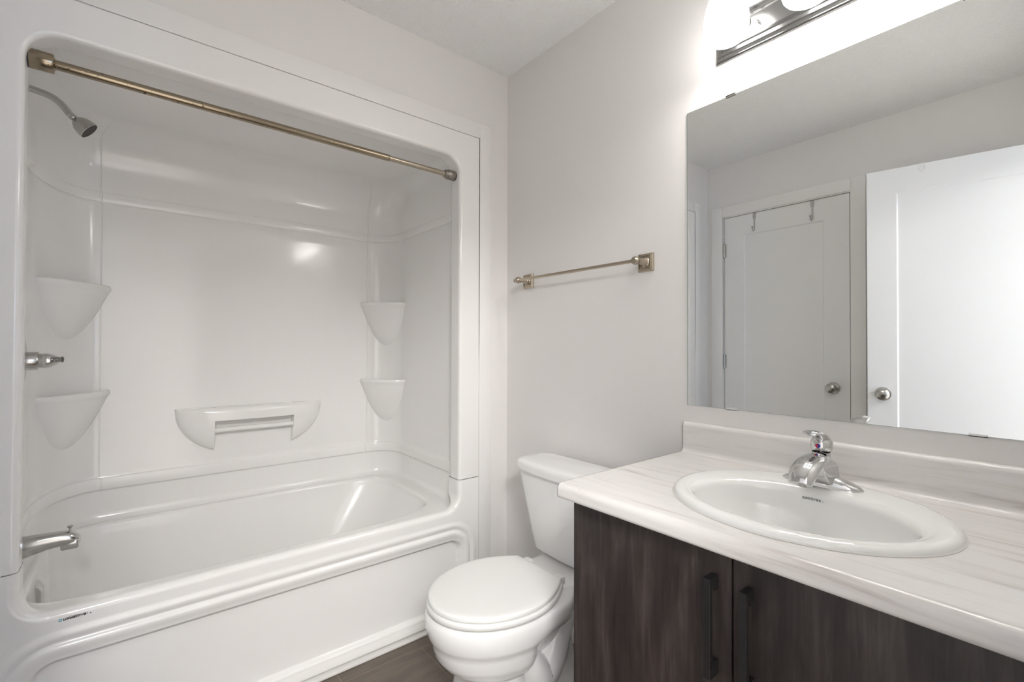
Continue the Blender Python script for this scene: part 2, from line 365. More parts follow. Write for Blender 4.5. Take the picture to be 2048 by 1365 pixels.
# jamb / flange ring
def arc(cx, cz, r, a0, a1, n): return [(cx+r*cos(lerp(a0, a1, i/n)), cz+r*sin(lerp(a0, a1, i/n))) for i in range(n+1)]
def ring_upper(r, x0, x1, zt, zb, n=18, ns=20, nt_=16):
    P = [(x0, lerp(zb, zt-r, i/ns)) for i in range(ns)]
    P += arc(x0+r, zt-r, r, pi, pi/2, n)
    P += [(lerp(x0+r, x1-r, i/nt_), zt) for i in range(1, nt_)]
    P += arc(x1-r, zt-r, r, pi/2, 0, n)
    P += [(x1, lerp(zt-r, zb, i/ns)) for i in range(1, ns+1)]
    return P
def outer_match(P, x0, x1, zt):
    Q = []
    for (x, z) in P:
        Q.append(None)
    return Q
n_, ns_, nt_ = 18, 20, 16
def outer_upper(x0, x1, zt, zb, r, xi0, xi1, zti):
    P = [(x0, lerp(zb, zti-r, i/ns_)) for i in range(ns_)]
    for i in range(n_+1):
        t = i/n_
        P.append((x0, lerp(zti-r, zt, t*2)) if t <= .5 else (lerp(x0, xi0+r, t*2-1), zt))
    P += [(lerp(xi0+r, xi1-r, i/nt_), zt) for i in range(1, nt_)]
    for i in range(n_+1):
        t = i/n_
        P.append((lerp(xi1-r, x1, t*2), zt) if t <= .5 else (x1, lerp(zt, zti-r, t*2-1)))
    P += [(x1, lerp(zti-r, zb, i/ns_)) for i in range(1, ns_+1)]
    return P
rings = []
O = outer_upper(FX0, FX1, FZ, ZJ+.0012, RC, OXL, OXR, OZT)
rings.append([(x, YW+.01, z) for x, z in O]); rings.append([(x, YF, z) for x, z in O])
for k in range(9):
    a = pi/2*k/8; off = RR*(1-sin(a)); yy = YF+RR*(1-cos(a))
    rings.append([(x, yy, z) for x, z in ring_upper(RC+off, OXL-off, OXR+off, OZT+off, ZJ+.0012, n_, ns_, nt_)])
rings.append([(x, YJ-.022, z) for x, z in ring_upper(RC, OXL, OXR, OZT, ZJ+.0012)])
for k in range(1, 9):
    a = pi/2*k/8; off = .020*(1-cos(a)); rings.append([(x, YJ-.022+.022*sin(a), z) for x, z in ring_upper(RC+off, OXL-off, OXR+off, OZT+off, ZJ+.0012)])
P = ring_upper(RS, XI0+.000, XI1-.000, ZT, ZJ+.0012)
rings.append([(x, YJ+.020, z) for x, z in P])
sp.grid(rings)
spo = sp.build('wall_panel', 'gel', ang=28); attach(spo, surround)

def corner_shelf(left, ztop, hgt=0.268):
    """bowl-like corner shelf with a soft raised lip; plan is a quarter superellipse"""
    cx = XI0+.010 if left else XI1-.004; cy = YB-.004; sx = 1 if left else -1
    WX, WY = (.190, .235) if left else (.178, .178)
    m_ = MB(); rings = []; n = 40
    def ring(w, z, bulge=1.5):
        P = []
        for i in range(n+1):
            a = pi/2*i/n; P.append((cx+sx*WX*w*abs(cos(a))**(2/bulge), cy-WY*w*abs(sin(a))**(2/bulge), z))
        P.append((cx-sx*.014, cy-WY*w, z)); P.append((cx-sx*.014, cy+.006, z)); P.append((cx+sx*WX*w, cy+.006, z))
        return P
    rings += [ring(.30, ztop-.012), ring(.80, ztop-.012), ring(.89, ztop-.009), ring(.93, ztop-.003), ring(.95, ztop-.0006), ring(.965, ztop)]
    for k in range(1, 9):
        a = pi/2*k/8; rings.append(ring(.965+.035*sin(a), ztop-.012*(1-cos(a))))
    rings += [ring(.990, ztop-.019), ring(.960, ztop-.027), ring(.940, ztop-.035)]
    for k in range(1, 25):
        t = k/24; rings.append(ring(.937*(1-t)**.53+.002, ztop-.036-(hgt-.036)*t, 1.5+.35*t))
    m_.loft(rings, True, True)
    return attach(m_.build('corner_shelf', 'gel', ang=70), surround)
corner_shelf(True, 1.405); corner_shelf(True, 0.990); corner_shelf(False, 1.405); corner_shelf(False, 0.990)

# grab rail / towel shelf moulded in the back wall
def grab():
    m_ = MB(); xc, a_, b_, dp = 0.456, 0.306, 0.218, 0.072; zt = 0.892; y0 = YB-.003
    def prot(u, v):
        q = 1-abs(u)**2.3-abs(v)**2.2
        return dp*max(q, 0)**.5
    def blk(x0, x1, zbf, nx, nz):
        F_, B_ = [], []
        for i in range(nx+1):
            # cosine spacing towards the round ends
            t = i/nx; x = lerp(x0, x1, t); u = (x-xc)/a_; zb = zbf(x)
            rf, rb = [], []
            for j in range(nz+1):
                s = j/nz; z = lerp(zt, zb, 1-(1-s)**1.5); v = (zt-z)/b_
                p = prot(u, v)*(1 if j > 0 else .80)*(1 if j != 1 else .95)
                rf.append((x, y0-p, z)); rb.append((x, y0+.006, z))
            F_.append(rf); B_.append(rb)
        m_.grid(F_)
        for side in (0, -1): m_.grid([F_[side], B_[side]])
        m_.grid([[r[0] for r in F_], [r[0] for r in B_]]); m_.grid([[r[-1] for r in F_], [r[-1] for r in B_]])
    def ell(x):
        u = min(1, abs((x-xc)/a_)); return zt-b_*max(1e-5, 1-u**2.3)**(1/2.2)
    blk(xc-a_, xc-.163, ell, 34, 26); blk(xc+.163, xc+a_, ell, 34, 26)
    blk(xc-.163, xc+.163, lambda x: zt-.058, 30, 8)
    g = m_.build('grab_shelf', 'gel', ang=48); attach(g, surround)
    b = MB().tube([(xc-.166, YB-.040, .790), (xc+.166, YB-.040, .790)], .0105, 20).build('grab_bar', 'gel', g)
    b.matrix_parent_inverse = Matrix.Identity(4)
grab()

# ------------------------------------------------------------------ bathtub
tub = empty('bathtub', (0.457, 2.1, 0.0), 'white glossy alcove bathtub with panelled apron, under the shower surround', 'bathtub')
tb = MB()
RB = 0.062
def sdrect(x, z):
    hx, hz = (1.118+.198)/2, (.340-.052)/2; cx, cz = (1.118-.198)/2, (.340+.052)/2; r = .055
    qx, qz = abs(x-cx)-hx+r, abs(z-cz)-hz+r
    return math.hypot(max(qx, 0), max(qz, 0))+min(max(qx, qz), 0)-r
def apy(x, z):
    d = sdrect(x, z); o = 0.020*(1-ss(-.012, .001, d))
    o -= .0065*ss(.0, .030, d)*(1-ss(.031, .045, d)); o -= .0045*ss(.044, .062, d)*(1-ss(.062, .080, d))
    o += .0012*math.exp(-((d-.045)/.004)**2)
    o += .010*ss(.016, .004, z)
    return YF+o
na, nsd, nb = 56, 22, 230
def in_lower(off):
    P = [(OXL-off, lerp(ZJ-.0012, OZB+RB, i/nsd)) for i in range(nsd)]
    P += arc(OXL+RB, OZB+RB, RB+off, pi, 1.5*pi, na)
    P += [(lerp(OXL+RB, OXR-RB, i/nb), OZB-off) for i in range(1, nb)]
    P += arc(OXR-RB, OZB+RB, RB+off, 1.5*pi, 2*pi, na)
    P += [(OXR+off, lerp(OZB+RB, ZJ-.0012, i/nsd)) for i in range(1, nsd+1)]
    return P
def out_lower():
    P = [(FX0, lerp(ZJ-.0012, OZB+RB, i/nsd)) for i in range(nsd)]
    L1 = OZB+RB; L2 = OXL+RB-FX0
    for i in range(na+1):
        s = i/na*(L1+L2); P.append((FX0, L1-s) if s < L1 else (FX0+s-L1, 0.0))
    P += [(lerp(OXL+RB, OXR-RB, i/nb), 0.0) for i in range(1, nb)]
    L3 = FX1-(OXR-RB)
    for i in range(na+1):
        s = i/na*(L3+L1); P.append((OXR-RB+s, 0.0) if s < L3 else (FX1, s-L3))
    P += [(FX1, lerp(OZB+RB, ZJ-.0012, i/nsd)) for i in range(1, nsd+1)]
    return P
RRb = 0.020
I_ = in_lower(RRb); O_ = out_lower(); MR = 165; rows = []
for k in range(MR+1):
    t = k/MR; rows.append([(lerp(a[0], b[0], t), apy(lerp(a[0], b[0], t), lerp(a[1], b[1], t)), lerp(a[1], b[1], t)) for a, b in zip(I_, O_)])
rows = rows[::-1]
back_edge = [(x, YW+.01, z) for x, z in O_]
rows.insert(0, back_edge)
for k in range(1, 9):
    a = pi/2*k/8; off = RRb*(1-sin(a)); rows.append([(x, YF+RRb*(1-cos(a)), z) for x, z in in_lower(off)])
J = in_lower(0)
last = []
for x, z in J:
    up_ = ss(OZB+.001, OZB+RB, z); last.append((x, lerp(YF+RRb+.008, YJ, up_), z))
rows.append(last)
last2 = [((XI0+.001 if x < .3 else XI1-.001) if z > OZB+.0005 else x, lerp(YF+RRb+.010, YJ+.02, ss(OZB+.001, OZB+RB, z)), z) for x, z in J]
rows.append(last2)
tb.grid(rows)
ap = tb.build('apron', 'gel', ang=50); attach(ap, tub)
# basin, deck and the upstand under the surround
bs = MB(); NB = 200
bcx, bcy = 0.432, 2.118
def sup(t, a0, a1, b, n, cx=bcx, cy=bcy):
    c, s = cos(t), sin(t); a = a1 if c > 0 else a0
    n = n if c > 0 else lerp(n, 7.5, min(1, abs(c)*6))
    return (cx+a*math.copysign(abs(c)**(2/n), c), cy+b*math.copysign(abs(s)**(2/n), s))
angs = [2*pi*i/NB for i in range(NB)]
edge = [sup(t, .672, .645, .350, 4.4) for t in angs]
# deck outer boundary: ray to rounded rectangle
def rayrect(dx, dy):
    x0, x1, y0, y1 = XI0, XI1, YF+RRb+.004, YB
    lo, hi = 0, 3
    def inside(x, y):
        if not (x0 <= x <= x1 and y0 <= y <= y1): return False
        if y > y1-RCYL and x < x0+RCL: return math.hypot((x-(x0+RCL))/RCL, (y-(y1-RCYL))/RCYL) <= 1
        if y > y1-RCY:
            if x > x1-RCR: return math.hypot((x-(x1-RCR))/RCR, (y-(y1-RCY))/RCY) <= 1
        return True
    for _ in range(40):
        mid = (lo+hi)/2
        if inside(bcx+dx*mid, bcy+dy*mid): lo = mid
        else: hi = mid
    return (bcx+dx*lo, bcy+dy*lo)
deck = [rayrect(x-bcx, y-bcy) for x, y in edge]
loops = []
def shrink(P, d):
    out = []
    for x, y in P: 
        v = Vector((bcx-x, bcy-y)); 
        out.append((x+max(-1, min(1, v.x*4))*d, y+max(-1, min(1, v.y*6))*d))
    return out
isf = [1 if y < YF+RRb+.03 else 0 for x, y in deck]
def lift(P, z): return [(x, y, (z if not f else OZB-.0004)) for (x, y), f in zip(P, isf)]
loops.append(lift(deck, ZJ-.001)); loops.append(lift(deck, OZB+.030))
for k in range(1, 7):
    a = pi/2*k/6; Q = [( (p[0], p[1]) if f else q) for p, q, f in zip(deck, shrink(deck, .022*(1-cos(a))), isf)]
    loops.append(lift(Q, OZB-.0004+.030*(1-sin(a))))
din = [(p[0], p[1]) for p in loops[-1]]
for t in (.25, .5, .75): loops.append([(lerp(a[0], b[0], t), lerp(a[1], b[1], t), OZB-.0004) for a, b in zip(din, edge)])
loops.append([(x, y, OZB-.0004) for x, y in edge])
def bl(d, al, ar, b, n, z): return [(*sup(t, .672-al-d, .645-ar-d, .350-b-d, n), z) for t in angs]
for k in range(1, 7):
    a = pi/2*k/6; loops.append(bl(.016*sin(a), 0, 0, 0, 4.4, OZB-.0004-.016*(1-cos(a))))
for k in range(1, 19):
    t = k/18; loops.append(bl(.016, .018*t, .20*t**1.15, .05*t, 4.4-.6*t, lerp(OZB-.016, .165, t)))
for k in range(1, 11):
    a = pi/2*k/10; loops.append(bl(.016+.085*(1-cos(a)), .018, .20, .05, 3.8-.3*k/10, .165-.085*sin(a)))
loops.append(bl(.20, .1, .22, .05, 3.0, .077)); loops.append(bl(.30, .2, .22, .03, 2.5, .076))
bs.grid(loops, cv=True); bs.cap(loops[-1])
bo = bs.build('basin', 'gel', ang=55); attach(bo, tub)
MB().box(FX0+.004, FX1-.004, YF-.026, YF+.012, -.0, .010, .004).build('caulk_strip', 'caulk').parent = None
ck = bpy.data.objects['caulk_strip']; attach(ck, tub)
# printed mark on the rim
def text_mesh(name, body, size, mat, mtx, parent, bold=False, shear=0.0, off=0.0, spacing=1.0):
    cu = bpy.data.curves.new('t', 'FONT'); cu.body = body; cu.size = size; cu.extrude = 0.0002; cu.shear = shear; cu.offset = off; cu.space_character = spacing
    to = bpy.data.objects.new('t', cu); COL.objects.link(to)
    dg = bpy.context.evaluated_depsgraph_get(); me = bpy.data.meshes.new_from_object(to.evaluated_get(dg)); bpy.data.objects.remove(to)
    me.transform(mtx); me.materials.clear(); me.materials.append(M[mat]); me.name = name
    o = bpy.data.objects.new(name, me); COL.objects.link(o); attach(o, parent); return o
def tm(loc, ux, uy, sy=1.0):
    ux = Vector(ux).normalized(); uy = Vector(uy); uy = (uy-ux*uy.dot(ux)).normalized(); n = ux.cross(uy)
    return Matrix.Translation(loc) @ Matrix((ux, uy, n)).transposed().to_4x4() @ Matrix.Diagonal((1, sy, 1, 1))
text_mesh('printed_word', 'LONGEVITY', 0.0072, 'ink', tm((-0.1320, YF-.0004, .4400), (1, 0, .02), (0, 0, 1)), tub, shear=.15, off=.0004)
m_ = MB(); m_.lathe([(.0017, 0), (.0036, 0), (.0036, .0004), (.0017, .0004)], (-0.1372, YF-.0001, .4425), (0, -1, 0), 24)
attach(m_.build('printed_ring', 'cyan'), tub)
attach(MB().lathe([(.0012, 0), (.0032, 0), (.0032, .0004), (.0012, .0004)], (-0.0895, YF-.0001, .4435), (0, -1, 0), 20).build('printed_badge', 'ink'), tub)
attach(MB().box(-.121, -.103, YF-.0005, YF, .4472, .4478).build('printed_line', 'ink'), tub)
for x0_, z0_, w_, h_ in ((-.0852, .4452, .0018, .0014), (-.0852, .4415, .0022, .0014), (-.0792, .4412, .0028, .0020), (-.0900, .4425, .0030, .0012)):
    attach(MB().box(x0_, x0_+w_, YF-.0006, YF, z0_, z0_+h_).build('printed_mark', 'ink'), tub)

# ------------------------------------------------------------------ tub fittings
FY = 2.08
# shower head and arm
sh = empty('overhead_shower', (XI0, FY, 1.965), 'chrome shower head on a bent arm, high inside the alcove', 'shower head')
arm = [(-.280, FY, 1.9745), (-.235, FY, 1.969), (-.207, FY, 1.9625), (-.190, FY, 1.9535), (-.176, FY, 1.9405), (-.165, FY, 1.926), (-.158, FY, 1.916)]
def smooth_path(P, n=6):
    out = []
    P = [Vector(p) for p in P]
    for i in range(len(P)-1):
        p0, p1, p2, p3 = P[max(i-1, 0)], P[i], P[i+1], P[min(i+2, len(P)-1)]
        for k in range(n):
            t = k/n; out.append(.5*((2*p1)+(-p0+p2)*t+(2*p0-5*p1+4*p2-p3)*t*t+(-p0+3*p1-3*p2+p3)*t**3))
    out.append(P[-1]); return out
attach(MB().tube(smooth_path(arm), .0103, 20).build('shower_arm', 'oldchrome'), sh)
attach(MB().lathe([(.0, 0), (.028, 0), (.027, .004), (.018, .009), (.009, .011)], (XI0-.004, FY, 1.969), (1, 0, -.05), 32).build('arm_flange', 'oldchrome'), sh)
hd = Vector((.73, -.06, -.64)).normalized(); hp = Vector(arm[-1])
attach(MB().lathe([(0, -.001), (.0095, -.001), (.0095, .0015), (0, .0015)], hp, hd, 24).build('white_washer', 'clear'), sh)
hb = attach(MB().lathe([(.0088, .0015), (.0105, .002), (.0105, .012), (.0095, .014), (.013, .017), (.0190, .023), (.0250, .032), (.0285, .043), (.0302, .055), (.0302, .061), (.0285, .062)], hp, hd, 40).build('head_shell', 'satin'), sh)
attach(MB().lathe([(.0285, .062), (.0270, .060), (0, .060)], hp, hd, 40).build('spray_face', 'dark'), sh)
m_ = MB(); u_ = hd.orthogonal().normalized(); w_ = hd.cross(u_)
for r_, k_ in ((.007, 6), (.0135, 12), (.021, 20)):
    for i in range(k_):
        a = 2*pi*i/k_; c = hp+hd*.059+(u_*cos(a)+w_*sin(a))*r_
        m_.lathe([(.0012, 0), (.001, .002), (0, .0022)], c, hd, 8)
attach(m_.build('spray_nozzles', 'satin'), sh)
# valve
va = empty('shower_valve', (XI0, FY, 1.12), 'round chrome shower valve with a lever handle between two corner shelves', 'faucet')
attach(MB().lathe([(0, 0), (.083, 0), (.083, .002), (.070, .006), (.03, .009), (.0245, .0095)], (XI0-.001, FY, 1.12), (1, 0, 0), 56).build('escutcheon', 'oldchrome'), va)
attach(MB().lathe([(.0285, .004), (.0285, .036), (.0268, .039), (.0225, .040), (.0225, .052), (.0, .054)], (XI0, FY, 1.12), (1, 0, 0), 40).build('valve_sleeve', 'oldchrome'), va)
m_ = MB(); rg = []
for i in range(15):
    t = i/14; r = .0238*(1-.60*t**2.2); rz = r*1.0; c = Vector((XI0+.050+.036*t, FY-.004*t, 1.120-.000*t))
    rg.append([(c.x, c.y+r*.95*cos(a), c.z+rz*sin(a)) for a in [2*pi*k/28 for k in range(28)]])
m_.loft(rg)
attach(m_.build('handle_hub', 'chrome'), va)
m_ = MB(); rg = []
for i in range(12):
    t = i/11; x = XI0+.068+.030*ss(0, 1, t); y = FY-.01-.055*t; hw = .012-.003*t; th = .0055-.0015*t
    rg.append([(x+th*cos(a), y, 1.1205+.004*t+hw*sin(a)) for a in [2*pi*k/20 for k in range(20)]])
m_.loft(rg); attach(m_.build('lever', 'chrome'), va)
# spout
spt = empty('tub_spout', (XI0, FY, 0.545), 'chrome tub spout with a pull-up diverter knob above the drain end', 'faucet')
m_ = MB(); rg = []; XS = XI0-.012
prof = [(.0, .0300, .0330, 0.0), (.012, .0290, .0320, .0005), (.04, .0265, .0280, .004), (.07, .0240, .0235, .008), (.095, .0225, .0215, .0085), (.112, .0215, .0205, .0065), (.122, .0195, .0185, .0035), (.130, .0155, .0150, -.0005), (.134, .009, .010, -.003)]
for dx, w2, h2, dz in prof:
    dx *= 1.14; h2 *= 1.06
    rg.append([(XS+dx, FY+w2*math.copysign(abs(cos(a))**.8, cos(a)), .541+dz+h2*math.copysign(abs(sin(a))**.75, sin(a))) for a in [2*pi*k/36 for k in range(36)]])
m_.loft(rg)
m_.box(XS+.106, XS+.150, FY-.019, FY+.019, .514, .545, .006, 3)
attach(m_.build('spout_body', 'oldchrome', ang=45), spt)
attach(MB().lathe([(.0, 0), (.0035, 0), (.0030, .010), (.0075, .014), (.0078, .017), (.004, .0185), (0, .0185)], (XS+.128, FY, .568), (0, 0, 1), 24).build('diverter_knob', 'satin'), spt)
# overflow plate
op = empty('overflow_plate', (XI0+.01, FY, .39), 'chrome overflow plate with arched top on the basin end below the spout', 'drain cover')
def hood(hw, yc, x0, x1, zb, zt):
    m = MB(); R = []
    for k in range(9):
        t = -1+2*k/8; f = sqrt(max(.02, 1-abs(t)**3.0)); y = yc+hw*t; xr = x1
        P = [(x0, y, zb)]; n = 16; rx = (x1-x0)
        for q in range(n+1):
            a = pi/2*q/n; P.append((x0+rx*f*sin(pi/2-a)**.75, y, zt-.040*f+.040*f*sin(a)))
        P.insert(1, (x0+rx*f, y, zb)); R.append(P)
    m.loft(R); return m
attach(hood(.038, FY, XI0+.004, XI0+.058, .345, .438).build('cover', 'oldchrome', ang=50), op)
attach(MB().box(XI0+.028, XI0+.0302, FY-.0392, FY+.0392, .345, .432).build('seam', 'black'), op)

# ------------------------------------------------------------------ curtain rod
cr = empty('curtain_rod', (0.45, 1.765, 1.925), 'tarnished bronze and nickel tension curtain rod across the top of the tub opening', 'curtain rod')
za, zb = 1.930, 1.919; RY = 1.762
def rz(x): return lerp(za, zb, (x-OXL)/(OXR-OXL))
attach(MB().tube([(OXL+.03, RY, rz(OXL+.03)), (.797, RY, rz(.797))], .0128, 32).build('outer_tube', 'rod'), cr)
attach(MB().tube([(.79, RY, rz(.79)), (OXR-.03, RY, rz(OXR-.03))], .0108, 32).build('inner_tube', 'nickel'), cr)
attach(MB().lathe([(0, 0), (.0240, 0), (.0250, .002), (.0250, .044), (.0238, .047), (.0175, .0475), (.0135, .050)], (OXL+.003, RY, rz(OXL)), (1, 0, -.008), 48).build('end_cap', 'rod'), cr)
attach(MB().lathe([(0, 0), (.0205, 0), (.0212, .002), (.0212, .034), (.0195, .037), (.0185, .037), (.0185, .044), (.0165, .047), (.0115, .049)], (OXR-.003, RY, rz(OXR)), (-1, 0, .008), 48).build('end_cap', 'cap'), cr)
attach(MB().lathe([(0, 0), (.0242, 0), (.0242, .004), (0, .004)], (OXL-.0005, RY, rz(OXL)), (1, 0, 0), 40).build('rubber_pad', 'black'), cr)
attach(MB().lathe([(0, 0), (.0208, 0), (.0208, .004), (0, .004)], (OXR+.0005, RY, rz(OXR)), (-1, 0, 0), 40).build('rubber_pad', 'black'), cr)

# ------------------------------------------------------------------ toilet
TY = 1.187
toi = empty('toilet', (1.0, TY, 0), 'white two-piece toilet with closed lid beside the dark vanity', 'toilet')
def egg(xf, xb, w2, z, n=72, pf=2.0, pb=2.6, xm=None, cy=TY):
    """front (low x) pointed-round, back blunter"""
    xm = xm if xm is not None else xf+(xb-xf)*.56
    P = []
    for i in range(n):
        t = 2*pi*i/n; c, s = cos(t), sin(t)
        if c < 0: x = xm-(xm-xf)*abs(c)**(2/pf); y = w2*math.copysign(abs(s)**(2/pf), s)
        else: x = xm+(xb-xm)*abs(c)**(2/pb); y = w2*math.copysign(abs(s)**(2/pb), s)
        P.append((x, cy+y, z))
    return P
bw = MB()
secs = [  # z, xf, xb, half width, pf, pb, xm
 (.000, .762, 1.245, .130, 4.2, 3.4, .98), (.010, .760, 1.247, .132, 4.2, 3.4, .98), (.030, .766, 1.242, .127, 4.2, 3.4, .98), (.060, .774, 1.235, .122, 4.0, 3.4, .98), (.100, .781, 1.228, .117, 4.0, 3.2, .98),
 (.150, .786, 1.220, .112, 3.8, 3.0, .98), (.182, .785, 1.215, .110, 3.6, 3.0, .97), (.192, .780, 1.212, .113, 3.0, 3.0, .965), (.201, .762, 1.21, .126, 2.4, 2.8, .955), (.214, .738, 1.205, .144, 2.15, 2.6, .945), (.232, .717, 1.203, .158, 2.1, 2.6, .942), (.256, .700, 1.20, .168, 2.05, 2.5, .935),
 (.285, .692, 1.20, .172, 2.0, 2.5, .93), (.300, .688, 1.205, .176, 2.0, 2.5, .925), (.308, .683, 1.21, .1805, 2.0, 2.5, .92), (.318, .678, 1.22, .184, 2.0, 2.5, .92), (.345, .671, 1.225, .188, 2.0, 2.5, .92), (.368, .671, 1.225, .188, 2.0, 2.5, .92),
 (.378, .675, 1.222, .185, 2.0, 2.5, .92), (.383, .684, 1.215, .178, 2.0, 2.5, .92)]
rg = [egg(xf, xb, w2, z, 96, pf, pb, xm) for z, xf, xb, w2, pf, pb, xm in secs]
# pull the back of the bowl in (trapway waist) on lower sections
for r_, (z, xf, xb, w2, pf, pb, xm) in zip(rg, secs):
    for i, (x, y, zz) in enumerate(r_):
        if x > .90 and .03 < z < .34:
            k = ss(.90, 1.02, x)*ss(.34, .25, z)*ss(.02, .10, z)*.36
            y = TY+(y-TY)*(1-k)
        if x > 1.05 and z > .30:
            k = ss(1.05, 1.2, x)*.30; y = TY+(y-TY)*(1-k)
        r_[i] = (x, y, zz)
bw.loft(rg)
# trapway bulge on both sides
for sg in (1, -1):
    P = [(.90, TY+sg*.060, .235), (.955, TY+sg*.070, .20), (1.00, TY+sg*.072, .15), (1.035, TY+sg*.070, .12), (1.075, TY+sg*.068, .155), (1.105, TY+sg*.062, .21), (1.14, TY+sg*.058, .27), (1.17, TY+sg*.05, .31)]
    sp_ = smooth_path(P, 5); bw.tube(sp_, [.042+.010*sin(pi*i/(len(sp_)-1)) for i in range(len(sp_))], 22)
# foot flare and tank platform
rg = [egg(.995, 1.265, .125, z, 60, 3, 3.2) for z in (0, .022)]+[egg(1.005, 1.26, .117, .036, 60, 3, 3.2), egg(1.02, 1.25, .095, .045, 60, 3, 3.2)]
bw.loft(rg)
rg = [egg(1.02, 1.335, .085, .25, 60, 2.4, 3.4), egg(1.01, 1.345, .105, .31, 60, 2.6, 3.8), egg(1.02, 1.352, .118, .350, 60, 3, 4.5), egg(1.03, 1.355, .122, .375, 60, 3, 4.5), egg(1.035, 1.352, .119, .3845, 60, 3, 4.5), egg(1.05, 1.34, .108, .388, 60, 3, 4.5)]
bw.loft(rg)
attach(bw.build('bowl', 'porc', ang=50), toi)
for sg in (1, -1):
    attach(MB().lathe([(.016, 0), (.0155, .006), (.012, .011), (0, .014)], (1.06, TY+sg*.108, .030), (0, 0, 1), 20).build('bolt_cap', 'plastic'), toi)
# seat ring and lid (round front, straight back edge)
def lidring(d, z, xb=1.092):
    P = []; xm = .905; w2 = .186-d; xf = .676+d; n = 90
    for i in range(n+1):
        t = lerp(0.30*pi, 1.70*pi, i/n); c, s = cos(t), sin(t)
        if c < 0: x = xm+(xm-xf)*c; y = w2*s
        else: x = xm+(xb-d-xm)/cos(.30*pi)*c; y = w2*math.copysign(abs(s)**1.0, s)*1.0
        if c >= 0:
            f = c/cos(.30*pi); y = math.copysign(w2*(1-f**2.0*.40), s)
        P.append((x, TY+y, z))
    return P
zz0 = .386
attach(MB().loft([lidring(.006, zz0), lidring(.001, zz0+.003), lidring(0.001, zz0+.014), lidring(.004, zz0+.0185), lidring(.010, zz0+.0195)]).build('seat', 'plastic', ang=60), toi)
L0 = zz0+.0215
attach(MB().loft([lidring(.012, L0), lidring(.006, L0+.001), lidring(.0055, L0+.009), lidring(.0075, L0+.0125), lidring(.012, L0+.0145), lidring(.024, L0+.0158), lidring(.05, L0+.0162)]).build('lid', 'plastic', ang=60), toi)
for sg in (1, -1):
    attach(MB().box(1.082, 1.118, TY+sg*.078-.017, TY+sg*.078+.017, .386, .413, .004).box(1.066, 1.09, TY+sg*.078-.013, TY+sg*.078+.013, .400, .418, .004).build('seat_hinge', 'plastic'), toi)
# tank
def rrect(x0, x1, y0, y1, z, r, n=8, bow=0.0):
    P = []
    for cx, cy, a0 in ((x1-r, y1-r, 0), (x0+r, y1-r, pi/2), (x0+r, y0+r, pi), (x1-r, y0+r, 1.5*pi)):
        for i in range(n+1):
            a = a0+pi/2*i/n; P.append([cx+r*cos(a), cy+r*sin(a), z])
    # subdivide front edge with a bow
    out = []
    for i, p in enumerate(P):
        out.append(p); q = P[(i+1) % len(P)]
        if i % (n+1) == n:
            for k in range(1, 12): out.append([lerp(p[0], q[0], k/12), lerp(p[1], q[1], k/12), z])
    ym = (y0+y1)/2; hy = (y1-y0)/2
    for p in out:
        f = 1-((p[1]-ym)/hy)**2; xx = (x1-p[0])/(x1-x0); p[0] -= bow*max(f, 0)*max(0, xx)
    return [tuple(p) for p in out]
tk = MB(); TC = 1.192
tsec = []
for i in range(15):
    t = i/14; z = lerp(.398, .693, t); w2 = lerp(.188, .249, t**.9); x0 = lerp(1.222, 1.190, t)
    tsec.append((x0, 1.345, w2, z))
rg = [rrect(1.255, 1.335, TC-.15, TC+.15, .388, .03, bow=.012), rrect(1.235, 1.342, TC-.172, TC+.172, .389, .04, bow=.016)]
rg += [rrect(x0, x1, TC-w2, TC+w2, z, .045, bow=.020) for x0, x1, w2, z in tsec]
tk.loft(rg); attach(tk.build('tank', 'porc', ang=50), toi)
lw = .254; ld = MB()
def lr(d, z): return rrect(1.180+d, 1.352-d*.3, TC-lw+d, TC+lw-d, z, .040, bow=.024)
ld.loft([lr(.012, .690), lr(.002, .692), lr(0, .697), lr(.001, .716), lr(.004, .724), lr(.010, .729), lr(.022, .7315), lr(.05, .7325)])
attach(ld.build('tank_lid', 'porc', ang=60), toi)

# ------------------------------------------------------------------ vanity
VX = 0.838; VY1, VY0 = 0.792, YE+0.004; CT = 0.8414; CBZ = 0.8045
van = empty('vanity_cabinet', (1.1, .38, 0), 'dark wood-grain vanity cabinet with two slab doors under the pale countertop', 'cabinet')
m_ = MB(); m_.box(VX+.019, XW-.001, VY1-.016, VY1, .10, CBZ-.001); m_.box(VX+.019, XW-.001, VY0, VY0+.016, .10, CBZ-.001)
m_.box(XW-.012, XW-.001, VY0+.016, VY1-.016, .10, .60); m_.box(VX+.019, XW-.012, VY0+.016, VY1-.016, .10, .116)
m_.box(VX+.019, VX+.035, VY0+.016, VY1-.016, .745, CBZ-.001); m_.box(VX+.075, VX+.09, VY0, VY1, 0, .10)
attach(m_.build('cabinet_body', 'wood'), van)
SPL = .4045
def vdoor(y0, y1, hy):
    d = attach(MB().box(VX, VX+.0185, y0, y1, .105, CBZ-.004, .0008, 1).build('cabinet_door', 'wood'), van)
    m_ = MB(); xb = VX-.033; zt_, zb_ = .754, .574
    m_.box(xb, xb+.010, hy-.0065, hy+.0065, zb_, zt_, .0008, 1)
    for s, z in ((-1, zt_), (1, zb_)):
        a = [(xb+.001, z), (VX, z+s*.001), (VX, z+s*.026), (xb+.018, z+s*.026), (xb+.009, z+s*.012)]
        m_.loft([[(x, hy-.0063, zz) for x, zz in a], [(x, hy+.0063, zz) for x, zz in a]])
    h = m_.build('handle', 'blackmetal', d); 
    h.matrix_parent_inverse = Matrix.Identity(4)
    return d
vdoor(SPL+.0015, VY1-.001, .436); vdoor(VY0+.01, SPL-.0015, .372)

